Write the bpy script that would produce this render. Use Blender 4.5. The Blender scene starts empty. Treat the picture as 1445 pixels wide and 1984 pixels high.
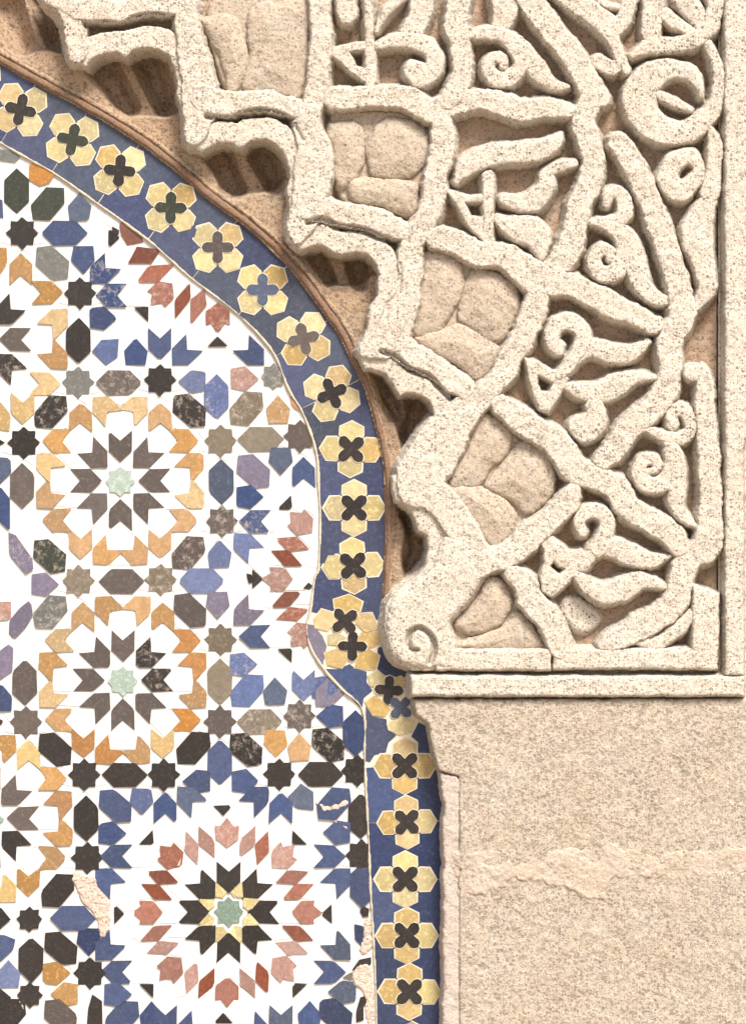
import bpy, bmesh, math, random
import numpy as np
from mathutils import Vector, Matrix

# ------------------------------------------------------------------ camera, light, exposure
S = bpy.context.scene
C = S.collection
D = 8.0                      # metres from the camera to the carved face
CX, CZ = 0.0, 1.992          # the camera looks straight at the wall
cam = bpy.data.cameras.new('camera'); cam_o = bpy.data.objects.new('camera', cam); C.objects.link(cam_o)
cam_o.location = (CX, -D, CZ); cam_o.rotation_euler = (math.radians(90), 0, 0)
cam.sensor_fit = 'HORIZONTAL'; cam.sensor_width = 36; cam.lens = 36 * D / 1.445; cam.clip_end = 200
S.camera = cam_o

SUN_EL, SUN_AZ = 53.0, 22.0  # degrees up, degrees to the right of straight ahead of the wall
w = bpy.data.worlds.new('World'); S.world = w; w.use_nodes = True
nt = w.node_tree; sky = nt.nodes.new('ShaderNodeTexSky'); sky.sky_type = 'NISHITA'; sky.sun_disc = False
sky.sun_elevation = math.radians(SUN_EL); sky.sun_rotation = math.radians(180 - SUN_AZ)
sky.air_density = 1.0; sky.dust_density = 4.0; sky.ozone_density = 0.5
nt.links.new(sky.outputs[0], nt.nodes['Background'].inputs[0]); nt.nodes['Background'].inputs[1].default_value = 0.075
sl = bpy.data.lights.new('sun', 'SUN'); sl.energy = 2.5; sl.angle = math.radians(18); sl.color = (1.0, 0.95, 0.88)
so = bpy.data.objects.new('sun', sl); C.objects.link(so)
el, az = math.radians(SUN_EL), math.radians(SUN_AZ)
to_sun = Vector((math.sin(az) * math.cos(el), -math.cos(az) * math.cos(el), math.sin(el)))
so.rotation_euler = to_sun.to_track_quat('Z', 'Y').to_euler(); so.location = to_sun * 20
S.view_settings.view_transform = 'Standard'; S.view_settings.look = 'None'
S.view_settings.gamma = 1; S.view_settings.use_curve_mapping = False
S.view_settings.exposure = 1.34

# ------------------------------------------------------------------ units: one photographed millimetre grid
W0, H0 = 722.5, 1984.0
def wx(x, k=1.0): return (x - W0) / 1000 * k
def wz(y, k=1.0): return CZ + (992 - y) / 1000 * k
KM = (D + 0.068) / D         # the mosaic lies 68 mm behind the carved face

# ------------------------------------------------------------------ materials
def new_mat(name):
    m = bpy.data.materials.new(name); m.use_nodes = True
    return m, m.node_tree, m.node_tree.nodes['Principled BSDF']
def N(t, kind, **kw):
    n = t.nodes.new(kind)
    for k, v in kw.items(): setattr(n, k, v)
    return n
def noise(t, vec, scale, detail=3, rough=0.55):
    n = N(t, 'ShaderNodeTexNoise'); n.inputs['Scale'].default_value = scale
    n.inputs['Detail'].default_value = detail; n.inputs['Roughness'].default_value = rough
    t.links.new(vec, n.inputs['Vector']); return n.outputs['Fac']
def ramp(t, fac, a, b, va=0.0, vb=1.0):
    n = N(t, 'ShaderNodeMapRange'); n.inputs[1].default_value = a; n.inputs[2].default_value = b
    n.inputs[3].default_value = va; n.inputs[4].default_value = vb
    t.links.new(fac, n.inputs[0]); return n.outputs[0]
def mix(t, fac, a, b, mode='MIX'):
    n = N(t, 'ShaderNodeMix', data_type='RGBA', blend_type=mode)
    for sock, v in ((n.inputs[0], fac), (n.inputs[6], a), (n.inputs[7], b)):
        if isinstance(v, (int, float)): sock.default_value = v
        elif isinstance(v, tuple): sock.default_value = (*v, 1)
        else: t.links.new(v, sock)
    return n.outputs[2]
def mathn(t, op, a, b):
    n = N(t, 'ShaderNodeMath', operation=op)
    for s, v in ((n.inputs[0], a), (n.inputs[1], b)):
        if isinstance(v, (int, float)): s.default_value = v
        else: t.links.new(v, s)
    return n.outputs[0]

def stone(name, pale, warm, speck, speck_amt, bump=0.5, scale=1.0, speck_cut=0.585, speck_scale=190):
    m, t, p = new_mat(name)
    pos = N(t, 'ShaderNodeNewGeometry').outputs['Position']
    big = ramp(t, noise(t, pos, 9 * scale, 4), 0.36, 0.66)
    mid = ramp(t, noise(t, pos, 46 * scale, 4, 0.65), 0.35, 0.68)
    col = mix(t, mathn(t, 'MULTIPLY', big, 0.75), pale, warm)
    col = mix(t, mathn(t, 'MULTIPLY', mid, 0.35), col, warm)
    grain = noise(t, pos, 330, 2, 0.6)
    ash = ramp(t, noise(t, pos, 22 * scale, 3, 0.6), 0.45, 0.68, 0, 0.28)
    col = mix(t, ash, col, tuple(sum(pale) / 3 * a for a in (1.0, 0.97, 0.88)))
    col = mix(t, ramp(t, grain, 0.50, 0.66, 0.0, 0.55), col, tuple(min(1, c * 1.25) for c in pale))
    col = mix(t, ramp(t, grain, 0.50, 0.34, 0.0, 0.40), col, tuple(c * 0.62 for c in warm))
    wob = N(t, 'ShaderNodeTexNoise'); wob.inputs['Scale'].default_value = 420; t.links.new(pos, wob.inputs['Vector'])
    vm = N(t, 'ShaderNodeVectorMath', operation='MULTIPLY_ADD'); vm.inputs[1].default_value = (0.003, 0.003, 0.003)
    t.links.new(wob.outputs['Color'], vm.inputs[0]); t.links.new(pos, vm.inputs[2])
    s1 = None
    for sc, size in ((speck_scale * 0.62, 0.50), (speck_scale * 1.15, 0.46)):
        v = N(t, 'ShaderNodeTexVoronoi'); v.inputs['Scale'].default_value = sc; t.links.new(vm.outputs[0], v.inputs['Vector'])
        sp = N(t, 'ShaderNodeSeparateColor'); t.links.new(v.outputs['Color'], sp.inputs[0])
        lim = mathn(t, 'MULTIPLY', mathn(t, 'POWER', sp.outputs[0], 1.35), size * 1.28 * (1 + (0.58 - speck_cut) * 9))
        dot = ramp(t, mathn(t, 'SUBTRACT', lim, v.outputs['Distance']), 0.0, 0.14)
        dot = mathn(t, 'MULTIPLY', dot, ramp(t, sp.outputs[1], 0, 1, 0.35, 1.0))
        s1 = dot if s1 is None else mathn(t, 'MAXIMUM', s1, dot)
    dens = ramp(t, noise(t, pos, 14, 3), 0.3, 0.6, 0.6, 1.0)
    col = mix(t, mathn(t, 'MULTIPLY', mathn(t, 'MULTIPLY', s1, dens), speck_amt), col, speck)
    t.links.new(col, p.inputs['Base Color'])
    p.inputs['Roughness'].default_value = 0.95; p.inputs['Specular IOR Level'].default_value = 0.15
    h = mathn(t, 'SUBTRACT', mathn(t, 'ADD', mathn(t, 'MULTIPLY', noise(t, pos, 260, 3, 0.7), 0.6), mathn(t, 'MULTIPLY', mid, 0.7)), mathn(t, 'MULTIPLY', s1, 0.9))
    b = N(t, 'ShaderNodeBump'); b.inputs['Strength'].default_value = bump; b.inputs['Distance'].default_value = 0.003
    t.links.new(h, b.inputs['Height']); t.links.new(b.outputs[0], p.inputs['Normal'])
    return m
SPK = (0.075, 0.06, 0.045)
M_STONE = stone('carved_limestone', (0.52, 0.47, 0.402), (0.48, 0.408, 0.325), SPK, 0.82, 0.6, 1.0, 0.58, 290)
M_PINK = stone('pinkish_limestone', (0.415, 0.35, 0.275), (0.385, 0.30, 0.225), SPK, 0.6, 0.45, 1.3, 0.585, 250)  # pinker, deeper tone than the ribs, for petals and cell floors
M_DEEP = stone('warm_brown_ground', (0.36, 0.268, 0.192), (0.32, 0.21, 0.145), SPK, 0.6, 0.6, 1.5)  # browner, darker tone than the ribs, for the recessed ground of the carving
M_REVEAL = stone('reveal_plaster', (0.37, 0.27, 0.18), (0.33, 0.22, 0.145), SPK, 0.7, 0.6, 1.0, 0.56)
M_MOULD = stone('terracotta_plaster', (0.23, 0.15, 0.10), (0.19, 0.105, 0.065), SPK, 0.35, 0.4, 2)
M_BLOCK = stone('block_limestone', (0.43, 0.372, 0.30), (0.40, 0.325, 0.25), SPK, 0.62, 0.6, 0.7, 0.55, 270)
M_MORTAR = stone('lime_mortar', (0.44, 0.38, 0.305), (0.42, 0.325, 0.255), SPK, 0.22, 0.5, 1.6)
M_JAMB = stone('lime_render', (0.44, 0.385, 0.34), (0.43, 0.35, 0.295), SPK, 0.2, 0.5, 1.2)
M_GROUND = stone('paving', (0.42, 0.36, 0.28), (0.40, 0.30, 0.21), SPK, 0.4)

def glaze(name, col, wear, rough=0.38, mott=0.35, chip=(0.50, 0.43, 0.35)):
    m, t, p = new_mat(name)
    pos = N(t, 'ShaderNodeNewGeometry').outputs['Position']
    rnd = N(t, 'ShaderNodeObjectInfo').outputs['Random']
    v = N(t, 'ShaderNodeVectorMath', operation='ADD'); t.links.new(pos, v.inputs[0])
    cmb = N(t, 'ShaderNodeCombineXYZ'); t.links.new(mathn(t, 'MULTIPLY', rnd, 37.0), cmb.inputs[0]); t.links.new(cmb.outputs[0], v.inputs[1])
    q = v.outputs[0]
    hs = N(t, 'ShaderNodeHueSaturation'); hs.inputs['Color'].default_value = (*col, 1)
    t.links.new(ramp(t, rnd, 0, 1, *((0.86, 1.12) if 'white' in name else (0.74, 1.28))), hs.inputs['Value'])
    t.links.new(ramp(t, mathn(t, 'FRACT', mathn(t, 'MULTIPLY', rnd, 7.31), 0), 0, 1, 0.78, 1.08), hs.inputs['Saturation'])
    n1 = noise(t, q, 60, 5, 0.7)
    c = mix(t, ramp(t, n1, 0.3, 0.7, 0, mott), hs.outputs[0], tuple(x * 0.55 for x in col))
    c = mix(t, ramp(t, noise(t, q, 150, 4, 0.75), 0.52, 0.72, 0, mott * 1.1), c, tuple(min(0.8, x * 1.7 + 0.02) for x in col))
    cut = 0.76 - wear * 0.40
    wn = ramp(t, noise(t, q, 95, 6, 0.75), cut, cut + 0.18, 0, 0.7)
    c = mix(t, wn, c, chip)
    t.links.new(c, p.inputs['Base Color'])
    t.links.new(ramp(t, wn, 0, 1, rough, 0.9), p.inputs['Roughness'])
    p.inputs['Specular IOR Level'].default_value = 0.3
    b = N(t, 'ShaderNodeBump'); b.inputs['Strength'].default_value = 0.35; b.inputs['Distance'].default_value = 0.0015
    t.links.new(mathn(t, 'SUBTRACT', n1, mathn(t, 'MULTIPLY', wn, 0.8)), b.inputs['Height']); t.links.new(b.outputs[0], p.inputs['Normal'])
    return m
COL = {'b': ('cobalt', (0.036, 0.055, 0.128)), 'd': ('deep_blue', (0.026, 0.038, 0.090)), 'B': ('pale_blue', (0.088, 0.115, 0.225)),
       'z': ('slate_blue', (0.062, 0.078, 0.120)), 'l': ('lilac', (0.140, 0.122, 0.172)), 'k': ('black_brown', (0.026, 0.021, 0.019)),
       'g': ('grey_brown', (0.090, 0.072, 0.064)), 't': ('stone_tan', (0.150, 0.122, 0.088)), 'n': ('bottle_green', (0.040, 0.044, 0.032)),
       'h': ('ash_grey', (0.13, 0.13, 0.12)), 'o': ('ochre', (0.34, 0.192, 0.072)), 'O': ('burnt_orange', (0.33, 0.155, 0.048)), 'p': ('pale_ochre', (0.42, 0.29, 0.13)),
       'y': ('straw_yellow', (0.46, 0.38, 0.185)), 'Y': ('golden_yellow', (0.42, 0.30, 0.125)), 'Z': ('indigo_slate', (0.046, 0.056, 0.112)), 'e': ('sea_slate', (0.052, 0.062, 0.094)), 'r': ('rust_red', (0.150, 0.048, 0.028)),
       's': ('salmon', (0.24, 0.098, 0.068)), 'q': ('rose', (0.30, 0.175, 0.145)), 'm': ('mint', (0.30, 0.37, 0.32)), 'M': ('celadon', (0.19, 0.27, 0.21)),
       'w': ('white', (0.60, 0.595, 0.58))}
_mats = {}
def tile_mat(code):
    if code not in _mats:
        nm, c = COL[code[0]]; worn = len(code) > 1
        if code[0] == 'w': _mats[code] = glaze('white_glaze', c, 0.0, 0.3, 0.05)
        else: _mats[code] = glaze(nm + ('_worn_glaze' if worn else '_glaze'), c, 0.62 if worn else 0.12, chip=(0.42, 0.36, 0.30) if worn else (0.5, 0.43, 0.35), mott=0.75 if worn else 0.6)
    return _mats[code]
M_BED = glaze('white_grout', (0.57, 0.55, 0.52), 0.0, 0.8, 0.10)
M_JOINT = glaze('sandy_joint', (0.40, 0.34, 0.25), 0.0, 0.9, 0.4)
M_GROUT = glaze('cream_grout', (0.58, 0.51, 0.39), 0.0, 0.85, 0.30)
M_PLASTER = stone('patch_plaster', (0.60, 0.50, 0.42), (0.56, 0.40, 0.31), SPK, 0.35, 0.9, 3)

# ------------------------------------------------------------------ object helpers
def thing(name, label, cat, loc):
    o = bpy.data.objects.new(name, None); o.empty_display_size = 0.1; C.objects.link(o)
    o.location = loc; o['label'] = label; o['category'] = cat
    return o
def link(name, me, mat, parent=None, loc=(0, 0, 0), label=None, kind=None):
    """loc is the world position of the mesh's own origin"""
    o = bpy.data.objects.new(name, me); C.objects.link(o)
    if mat: me.materials.append(mat)
    o.location = Vector(loc)
    if parent:
        o.parent = parent
        p = parent; base = Vector((0, 0, 0))
        while p: base += p.location; p = p.parent
        o.location = Vector(loc) - base
    if label: o['label'] = label
    if kind: o['kind'] = kind
    return o

# ------------------------------------------------------------------ relief: distance fields and height meshes
_lat = {}
def vn(x, y, scale, seed):
    if seed not in _lat: _lat[seed] = np.random.RandomState(seed).rand(128, 128) * 2 - 1
    L = _lat[seed]; u = x / scale + seed * 3.7; v = y / scale + seed * 1.3
    i = np.floor(u).astype(int); j = np.floor(v).astype(int); fu = u - i; fv = v - j
    fu = fu * fu * (3 - 2 * fu); fv = fv * fv * (3 - 2 * fv)
    a = L[i % 128, j % 128]; b = L[(i + 1) % 128, j % 128]; c = L[i % 128, (j + 1) % 128]; d = L[(i + 1) % 128, (j + 1) % 128]
    return (a * (1 - fu) + b * fu) * (1 - fv) + (c * (1 - fu) + d * fu) * fv
def spline(pts, n=6, closed=False):
    P = np.array(pts, float); m = len(P); out = []
    if m < 3 and not closed: return P
    for i in range(m if closed else m - 1):
        if closed: p0, p1, p2, p3 = P[(i - 1) % m], P[i], P[(i + 1) % m], P[(i + 2) % m]
        else: p0, p1, p2, p3 = P[max(i - 1, 0)], P[i], P[i + 1], P[min(i + 2, m - 1)]
        for s in range(n):
            t = s / n
            out.append(0.5 * (2 * p1 + (p2 - p0) * t + (2 * p0 - 5 * p1 + 4 * p2 - p3) * t * t + (3 * p1 - p0 - 3 * p2 + p3) * t ** 3))
    if not closed: out.append(P[-1])
    return np.array(out)
def sd_stroke(X, Y, pts):
    """inside-positive distance to a swept stroke; pts = (x, y, full width)"""
    P = spline([(p[0], p[1], p[2]) for p in pts]) if len(pts) > 1 else np.array([pts[0], pts[0]], float)
    d = np.full(X.shape, -1e3)
    for a, b in zip(P[:-1], P[1:]):
        ex, ey = b[0] - a[0], b[1] - a[1]; L2 = ex * ex + ey * ey + 1e-9
        t = np.clip(((X - a[0]) * ex + (Y - a[1]) * ey) / L2, 0, 1)
        r = (a[2] + (b[2] - a[2]) * t) / 2
        d = np.maximum(d, r - np.hypot(X - a[0] - ex * t, Y - a[1] - ey * t))
    return d
def sd_poly(X, Y, poly):
    P = np.array(poly, float); d = np.full(X.shape, 1e6); ins = np.zeros(X.shape, bool)
    for a, b in zip(P, np.roll(P, -1, 0)):
        ex, ey = b - a; L2 = ex * ex + ey * ey + 1e-9
        t = np.clip(((X - a[0]) * ex + (Y - a[1]) * ey) / L2, 0, 1)
        d = np.minimum(d, np.hypot(X - a[0] - ex * t, Y - a[1] - ey * t))
        if ey != 0:
            c = ((a[1] > Y) != (b[1] > Y)) & (X < ex * (Y - a[1]) / ey + a[0]); ins ^= c
    return np.where(ins, d, -d)
def height_mesh(name, X, Y, Z, keep, k=1.0):
    """grid (photo mm) + heights (mm towards the camera) -> mesh of the kept cells"""
    ny, nx = X.shape
    cell = keep[:-1, :-1] | keep[1:, :-1] | keep[:-1, 1:] | keep[1:, 1:]
    idx = np.arange(nx * ny).reshape(ny, nx)
    q = np.stack([idx[:-1, :-1], idx[1:, :-1], idx[1:, 1:], idx[:-1, 1:]], -1)[cell]
    used = np.unique(q); remap = np.zeros(nx * ny, int); remap[used] = np.arange(len(used)); q = remap[q]
    co = np.stack([wx(X.ravel()[used], k), -Z.ravel()[used] / 1000, wz(Y.ravel()[used], k)], -1)
    me = bpy.data.meshes.new(name)
    me.vertices.add(len(co)); me.vertices.foreach_set('co', co.ravel())
    me.loops.add(q.size); me.loops.foreach_set('vertex_index', q.ravel().astype(np.int32))
    me.polygons.add(len(q)); me.polygons.foreach_set('loop_start', np.arange(0, q.size, 4, dtype=np.int32))
    me.polygons.foreach_set('use_smooth', np.ones(len(q), bool))
    me.update(calc_edges=True)
    return me
def grid(x0, y0, x1, y1, g):
    return np.meshgrid(np.arange(math.floor(x0 / g) * g, x1 + g, g, dtype=float), np.arange(math.floor(y0 / g) * g, y1 + g, g, dtype=float))
GROOVES = []
_seed = [10]
def relief(name, parent, sdf, box, top, rnd=9, floor=-66, slope=3.4, mat=None, g=2.0, edge=1.0, rough=1.0, dome=0.0, k=1.0, tilt=(0, 0)):
    """one carved piece: flat or domed top, worn rounded arris, sloping sides down to the floor"""
    _seed[0] += 1; s = _seed[0] % 97
    X, Y = grid(*box, g)
    d = sdf(X, Y)
    d = d + edge * (2.2 * vn(X, Y, 27, s) + 1.2 * vn(X, Y, 9, s + 1) + 0.7 * vn(X, Y, 4.3, s + 6))
    dd = np.clip(d, 0, rnd) / rnd
    z = top - rnd * 0.75 * (1 - np.sqrt(np.clip(1 - (1 - dd) ** 2, 0, 1)))
    if dome: z = z + dome * (np.clip(d, 0, 40) / 40)
    z = np.where(d < 0, top - rnd * 0.75 + d * slope, z)
    z = z + rough * (1.3 * vn(X, Y, 38, s + 2) + 0.8 * vn(X, Y, 12, s + 3) + 0.45 * vn(X, Y, 5, s + 4)) + tilt[0] * (X - box[0]) + tilt[1] * (Y - box[1])
    for gp, dep in GROOVES:
        gx = [p[0] for p in gp]; gy = [p[1] for p in gp]
        if max(gx) + 20 < box[0] or min(gx) - 20 > box[2] or max(gy) + 20 < box[1] or min(gy) - 20 > box[3]: continue
        gd = sd_stroke(X, Y, gp); z = z - dep * np.clip((gd + 4) / 6, 0, 1) * (d > 1)
    keep = z > floor
    keep &= d > -40
    if not keep.any(): return None
    z = np.maximum(z, floor - 8)
    me = height_mesh(name, X, Y, z, keep, k)
    return link(name, me, mat or M_STONE, parent)
def bbox(pts, m):
    x = [p[0] for p in pts]; y = [p[1] for p in pts]; return (min(x) - m, min(y) - m, max(x) + m, max(y) + m)
def stroke_piece(name, parent, pts, top=0, rnd=9, **kw):
    m = max(p[2] for p in pts) / 2 + 22
    return relief(name, parent, lambda X, Y: sd_stroke(X, Y, pts), bbox(pts, m), top, rnd, **kw)
def poly_piece(name, parent, pts, top=0, rnd=9, smooth=True, **kw):
    P = [tuple(p) for p in (spline(pts, 5, True) if smooth else pts)]
    return relief(name, parent, lambda X, Y: sd_poly(X, Y, P), bbox(pts, 22), top, rnd, **kw)

# ------------------------------------------------------------------ setting
def box_mesh(name, x0, x1, y0, y1, z0, z1):
    me = bpy.data.meshes.new(name)
    v = [(x, y, z) for x in (x0, x1) for y in (y0, y1) for z in (z0, z1)]
    me.from_pydata(v, [], [(0, 1, 3, 2), (4, 6, 7, 5), (0, 4, 5, 1), (2, 3, 7, 6), (0, 2, 6, 4), (1, 5, 7, 3)]); me.update()
    return me
link('wall', box_mesh('wall', -3, 3, 0.17, 0.5, 0, 5), M_BLOCK, kind='structure')
gm = bpy.data.meshes.new('ground'); gm.from_pydata([(-60, -60, 0), (60, -60, 0), (60, 60, 0), (-60, 60, 0)], [], [(0, 1, 2, 3)]); gm.update()
link('ground', gm, M_GROUND, kind='structure')

# ------------------------------------------------------------------ outlines traced from the wall
INNER = [(-40, 252), (0, 275), (36, 296), (105, 335), (191, 395), (288, 465), (368, 536), (460, 607), (527, 679), (560, 755), (588, 802), (613, 877),
         (618, 949), (621, 1005), (618, 1098), (610, 1120), (602, 1182), (594, 1212), (601, 1252), (625, 1293), (661, 1335), (704, 1379), (707, 1479),
         (715, 1638), (718, 1719), (723, 1808), (729, 1934), (730, 2010)]
OUTER = [(-40, 98), (0, 119), (55, 150), (166, 210), (271, 274), (368, 349), (400, 379), (488, 444), (563, 516), (619, 590), (658, 645), (685, 701), (709, 752),
         (727, 815), (738, 860), (746, 905), (750, 971), (750, 1040), (747, 1096), (744, 1149), (744, 1199), (746, 1251), (760, 1281), (793, 1301), (798, 1320),
         (802, 1360), (809, 1390), (829, 1404), (840, 1456), (852, 1495), (860, 1506), (862, 1638), (860, 1719), (860, 1853), (860, 2010)]
LOBES = [(90, -45), (103, 0), (110, 25), (124, 40), (127, 60), (125, 95), (130, 110), (150, 120), (166, 127), (172, 118), (185, 108), (205, 100), (224, 99), (242, 108), (256, 97),
         (285, 90), (305, 93), (325, 105), (338, 130), (343, 165), (341, 182), (350, 205), (355, 225), (355, 250), (354, 264), (370, 280), (391, 293), (400, 285), (425, 275),
         (446, 277), (468, 284), (484, 271), (515, 267), (535, 280), (550, 300), (560, 325), (560, 345), (555, 365), (557, 390), (560, 410), (553, 440), (556, 462), (580, 484), (600, 477),
         (622, 474), (643, 488), (662, 493), (690, 487), (710, 490), (725, 505), (734, 530), (733, 555), (731, 571), (714, 594), (712, 610), (710, 638), (702, 658), (689, 677),
         (700, 700), (706, 716), (722, 716), (745, 724), (760, 746), (774, 768), (791, 761), (818, 766), (833, 780), (839, 802), (829, 836), (799, 863), (791, 880), (782, 902), (760, 924),
         (761, 949), (765, 972), (782, 977), (799, 999), (810, 1029), (829, 1038), (830, 1064), (822, 1097), (805, 1119), (758, 1152), (747, 1175), (744, 1216), (750, 1258), (764, 1283),
         (786, 1294), (800, 1300)]
SPANDREL = LOBES + [(1400, 1300), (1400, -45)]

# ------------------------------------------------------------------ arch reveal (fluted hollows between lobes and mosaic)
reveal = thing('arch_reveal', 'shaded brown reveal with fluted hollows between the blue tile border and lobed stone edge', 'arch reveal', (wx(400), 0.058, wz(380)))
FLUTES = [([(10, 10, 74), (40, 80, 56)], 22), ([(78, -10, 56), (104, 72, 46)], 26), ([(196, 128, 70), (246, 204, 50)], 22), ([(284, 112, 70), (318, 204, 48)], 28), ([(424, 304, 58), (458, 366, 42)], 22),
          ([(508, 296, 64), (530, 356, 44)], 28), ([(612, 495, 44), (636, 540, 34)], 20), ([(692, 508, 54), (696, 546, 40)], 24), ([(735, 742, 40), (765, 800, 40)], 18), ([(806, 785, 52), (792, 846, 40)], 24),
          ([(786, 1000, 26), (808, 1056, 36), (792, 1098, 30)], 18)]
CAVITY = [[(-60, -60), (125, -60), (135, 60), (125, 98), (83, 94), (40, 102), (0, 70), (-60, 30)], [(165, 128), (180, 95), (256, 85), (330, 85), (350, 150), (348, 205), (327, 220), (277, 222), (232, 214), (195, 165)],
          [(392, 296), (420, 262), (520, 255), (560, 290), (566, 330), (548, 348), (530, 364), (499, 371), (436, 374), (415, 335)], [(580, 484), (620, 462), (720, 480), (745, 520), (722, 530), (699, 546), (666, 552), (616, 544), (592, 528)],
          [(704, 722), (745, 712), (850, 750), (850, 810), (806, 850), (790, 900), (776, 860), (758, 800)], [(765, 980), (790, 970), (840, 1030), (835, 1090), (790, 1125), (778, 1080), (785, 1030)]]
RV = OUTER[:24] + [(830, 1330), (900, 1200), (900, 900), (800, 600), (640, 400), (480, 200), (250, 30), (180, -60), (-40, -60)]
X, Y = grid(-44, -44, 900, 1310, 3)
d = sd_poly(X, Y, RV)
ds = -sd_poly(X, Y, SPANDREL)
z = -60 + 1.6 * vn(X, Y, 40, 3) + 0.9 * vn(X, Y, 11, 4) + 0.6 * vn(X, Y, 5, 5)
for c in CAVITY: z -= 36 * np.clip((sd_poly(X, Y, [tuple(p) for p in spline(c, 4, True)]) + 3) / 8, 0, 1)
for fp, dep in FLUTES:
    fd = sd_stroke(X, Y, fp); r = max(p[2] for p in fp) / 2
    z -= dep * 1.6 * np.clip(fd / r * 1.5, 0, 1) ** 0.7
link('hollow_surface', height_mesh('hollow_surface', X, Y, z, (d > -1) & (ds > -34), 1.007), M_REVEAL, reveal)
MO = [(x, y, 13) for x, y in OUTER[:21]]
off = []
PO = np.array([(x, y) for x, y, _ in MO], float)
for i in range(len(PO)):
    tn = PO[min(i + 1, len(PO) - 1)] - PO[max(i - 1, 0)]; tn /= np.hypot(*tn); off.append((PO[i][0] + tn[1] * 5, PO[i][1] - tn[0] * 5))
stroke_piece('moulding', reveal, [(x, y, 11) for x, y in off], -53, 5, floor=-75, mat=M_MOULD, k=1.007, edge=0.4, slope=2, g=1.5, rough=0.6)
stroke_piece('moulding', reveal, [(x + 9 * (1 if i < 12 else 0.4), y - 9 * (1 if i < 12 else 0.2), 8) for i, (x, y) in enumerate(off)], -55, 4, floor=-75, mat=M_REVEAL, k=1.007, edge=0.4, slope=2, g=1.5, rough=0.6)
poly_piece('jamb_strip', reveal, [(853, 1498), (868, 1502), (886, 1506), (893, 1520), (893, 1700), (893, 2012), (858, 2012), (859, 1700), (860, 1560)], -12, 7, smooth=False, floor=-80, mat=M_JAMB, slope=8)

# ------------------------------------------------------------------ carved spandrel
carved = thing('carved_panel', 'cream limestone spandrel carved with interlaced ribs, scrolls and leaves above the plain blocks', 'stone carving', (wx(1080), 0.0, wz(1300)))
GROOVES += [([(163, 47, 7), (200, 43, 7), (235, 47, 7), (265, 33, 9), (300, 29, 9), (325, 31, 7)], 15), ([(400, 225, 7), (440, 229, 7), (470, 221, 10), (505, 215, 10), (545, 223, 9), (568, 233, 5)], 15),
            ([(596, 431, 7), (625, 425, 9), (655, 439, 10), (700, 445, 10), (735, 459, 9), (755, 467, 7)], 15), ([(738, 681, 6), (765, 691, 7), (793, 715, 8), (830, 729, 8), (850, 749, 7), (872, 773, 5)], 14),
            ([(568, 236, 3), (586, 270, 3)], 9), ([(775, 510, 2), (773, 560, 3), (752, 590, 3), (748, 620, 2)], 8),
            ([(833, 1285, 5), (841, 1262, 7), (838, 1240, 8), (827, 1225, 7), (811, 1217, 7), (796, 1227, 7), (790, 1244, 7), (796, 1258, 6), (809, 1260, 4)], 17)]
CELLS = [[(400, 20), (470, -20), (590, -20), (600, 60), (592, 160), (580, 190), (500, 175), (440, 175)],
         [(640, 220), (700, 212), (780, 215), (830, 250), (834, 300), (815, 350), (800, 420), (740, 400), (660, 380)],
         [(825, 490), (880, 490), (930, 520), (990, 530), (1005, 580), (990, 650), (960, 700), (930, 740), (880, 700), (800, 660), (800, 600)],
         [(928, 800), (980, 810), (1010, 855), (1065, 880), (1075, 930), (1050, 990), (1000, 1040), (962, 1064), (900, 990), (870, 945), (900, 880)],
         [(946, 1118), (1000, 1150), (1010, 1185), (1055, 1240), (1055, 1258), (885, 1258), (872, 1207)]]
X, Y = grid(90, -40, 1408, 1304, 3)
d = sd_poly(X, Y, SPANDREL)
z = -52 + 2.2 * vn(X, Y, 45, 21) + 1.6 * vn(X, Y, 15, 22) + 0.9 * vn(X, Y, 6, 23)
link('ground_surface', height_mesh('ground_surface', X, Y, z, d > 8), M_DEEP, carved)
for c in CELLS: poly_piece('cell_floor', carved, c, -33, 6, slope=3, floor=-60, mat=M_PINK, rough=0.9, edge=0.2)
LP = LOBES
def band(X, Y):
    a = sd_poly(X, Y, SPANDREL); return np.minimum(a, 40 - a)
def band_box(i0, i1):
    return bbox(LP[i0:i1], 0)
# the lower step that edges the lobes, one carved length per lobe
cuts = [0, 8, 26, 42, 57, 73, len(LP) - 1]
for a, b in zip(cuts[:-1], cuts[1:]):
    strip = LP[a:b + 1]
    def f(X, Y, strip=strip):
        s = sd_poly(X, Y, SPANDREL); r = np.full(X.shape, -1e3)
        for p, q in zip(strip[:-1], strip[1:]):
            ex, ey = q[0] - p[0], q[1] - p[1]; t = np.clip(((X - p[0]) * ex + (Y - p[1]) * ey) / (ex * ex + ey * ey + 1e-9), 0, 1)
            r = np.maximum(r, 42 - np.hypot(X - p[0] - ex * t, Y - p[1] - ey * t))
        return np.minimum(s, r)
    relief('lobe_edge', carved, f, bbox(strip, 62), -9, 6, floor=-100, slope=11, edge=0.9)

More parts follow.
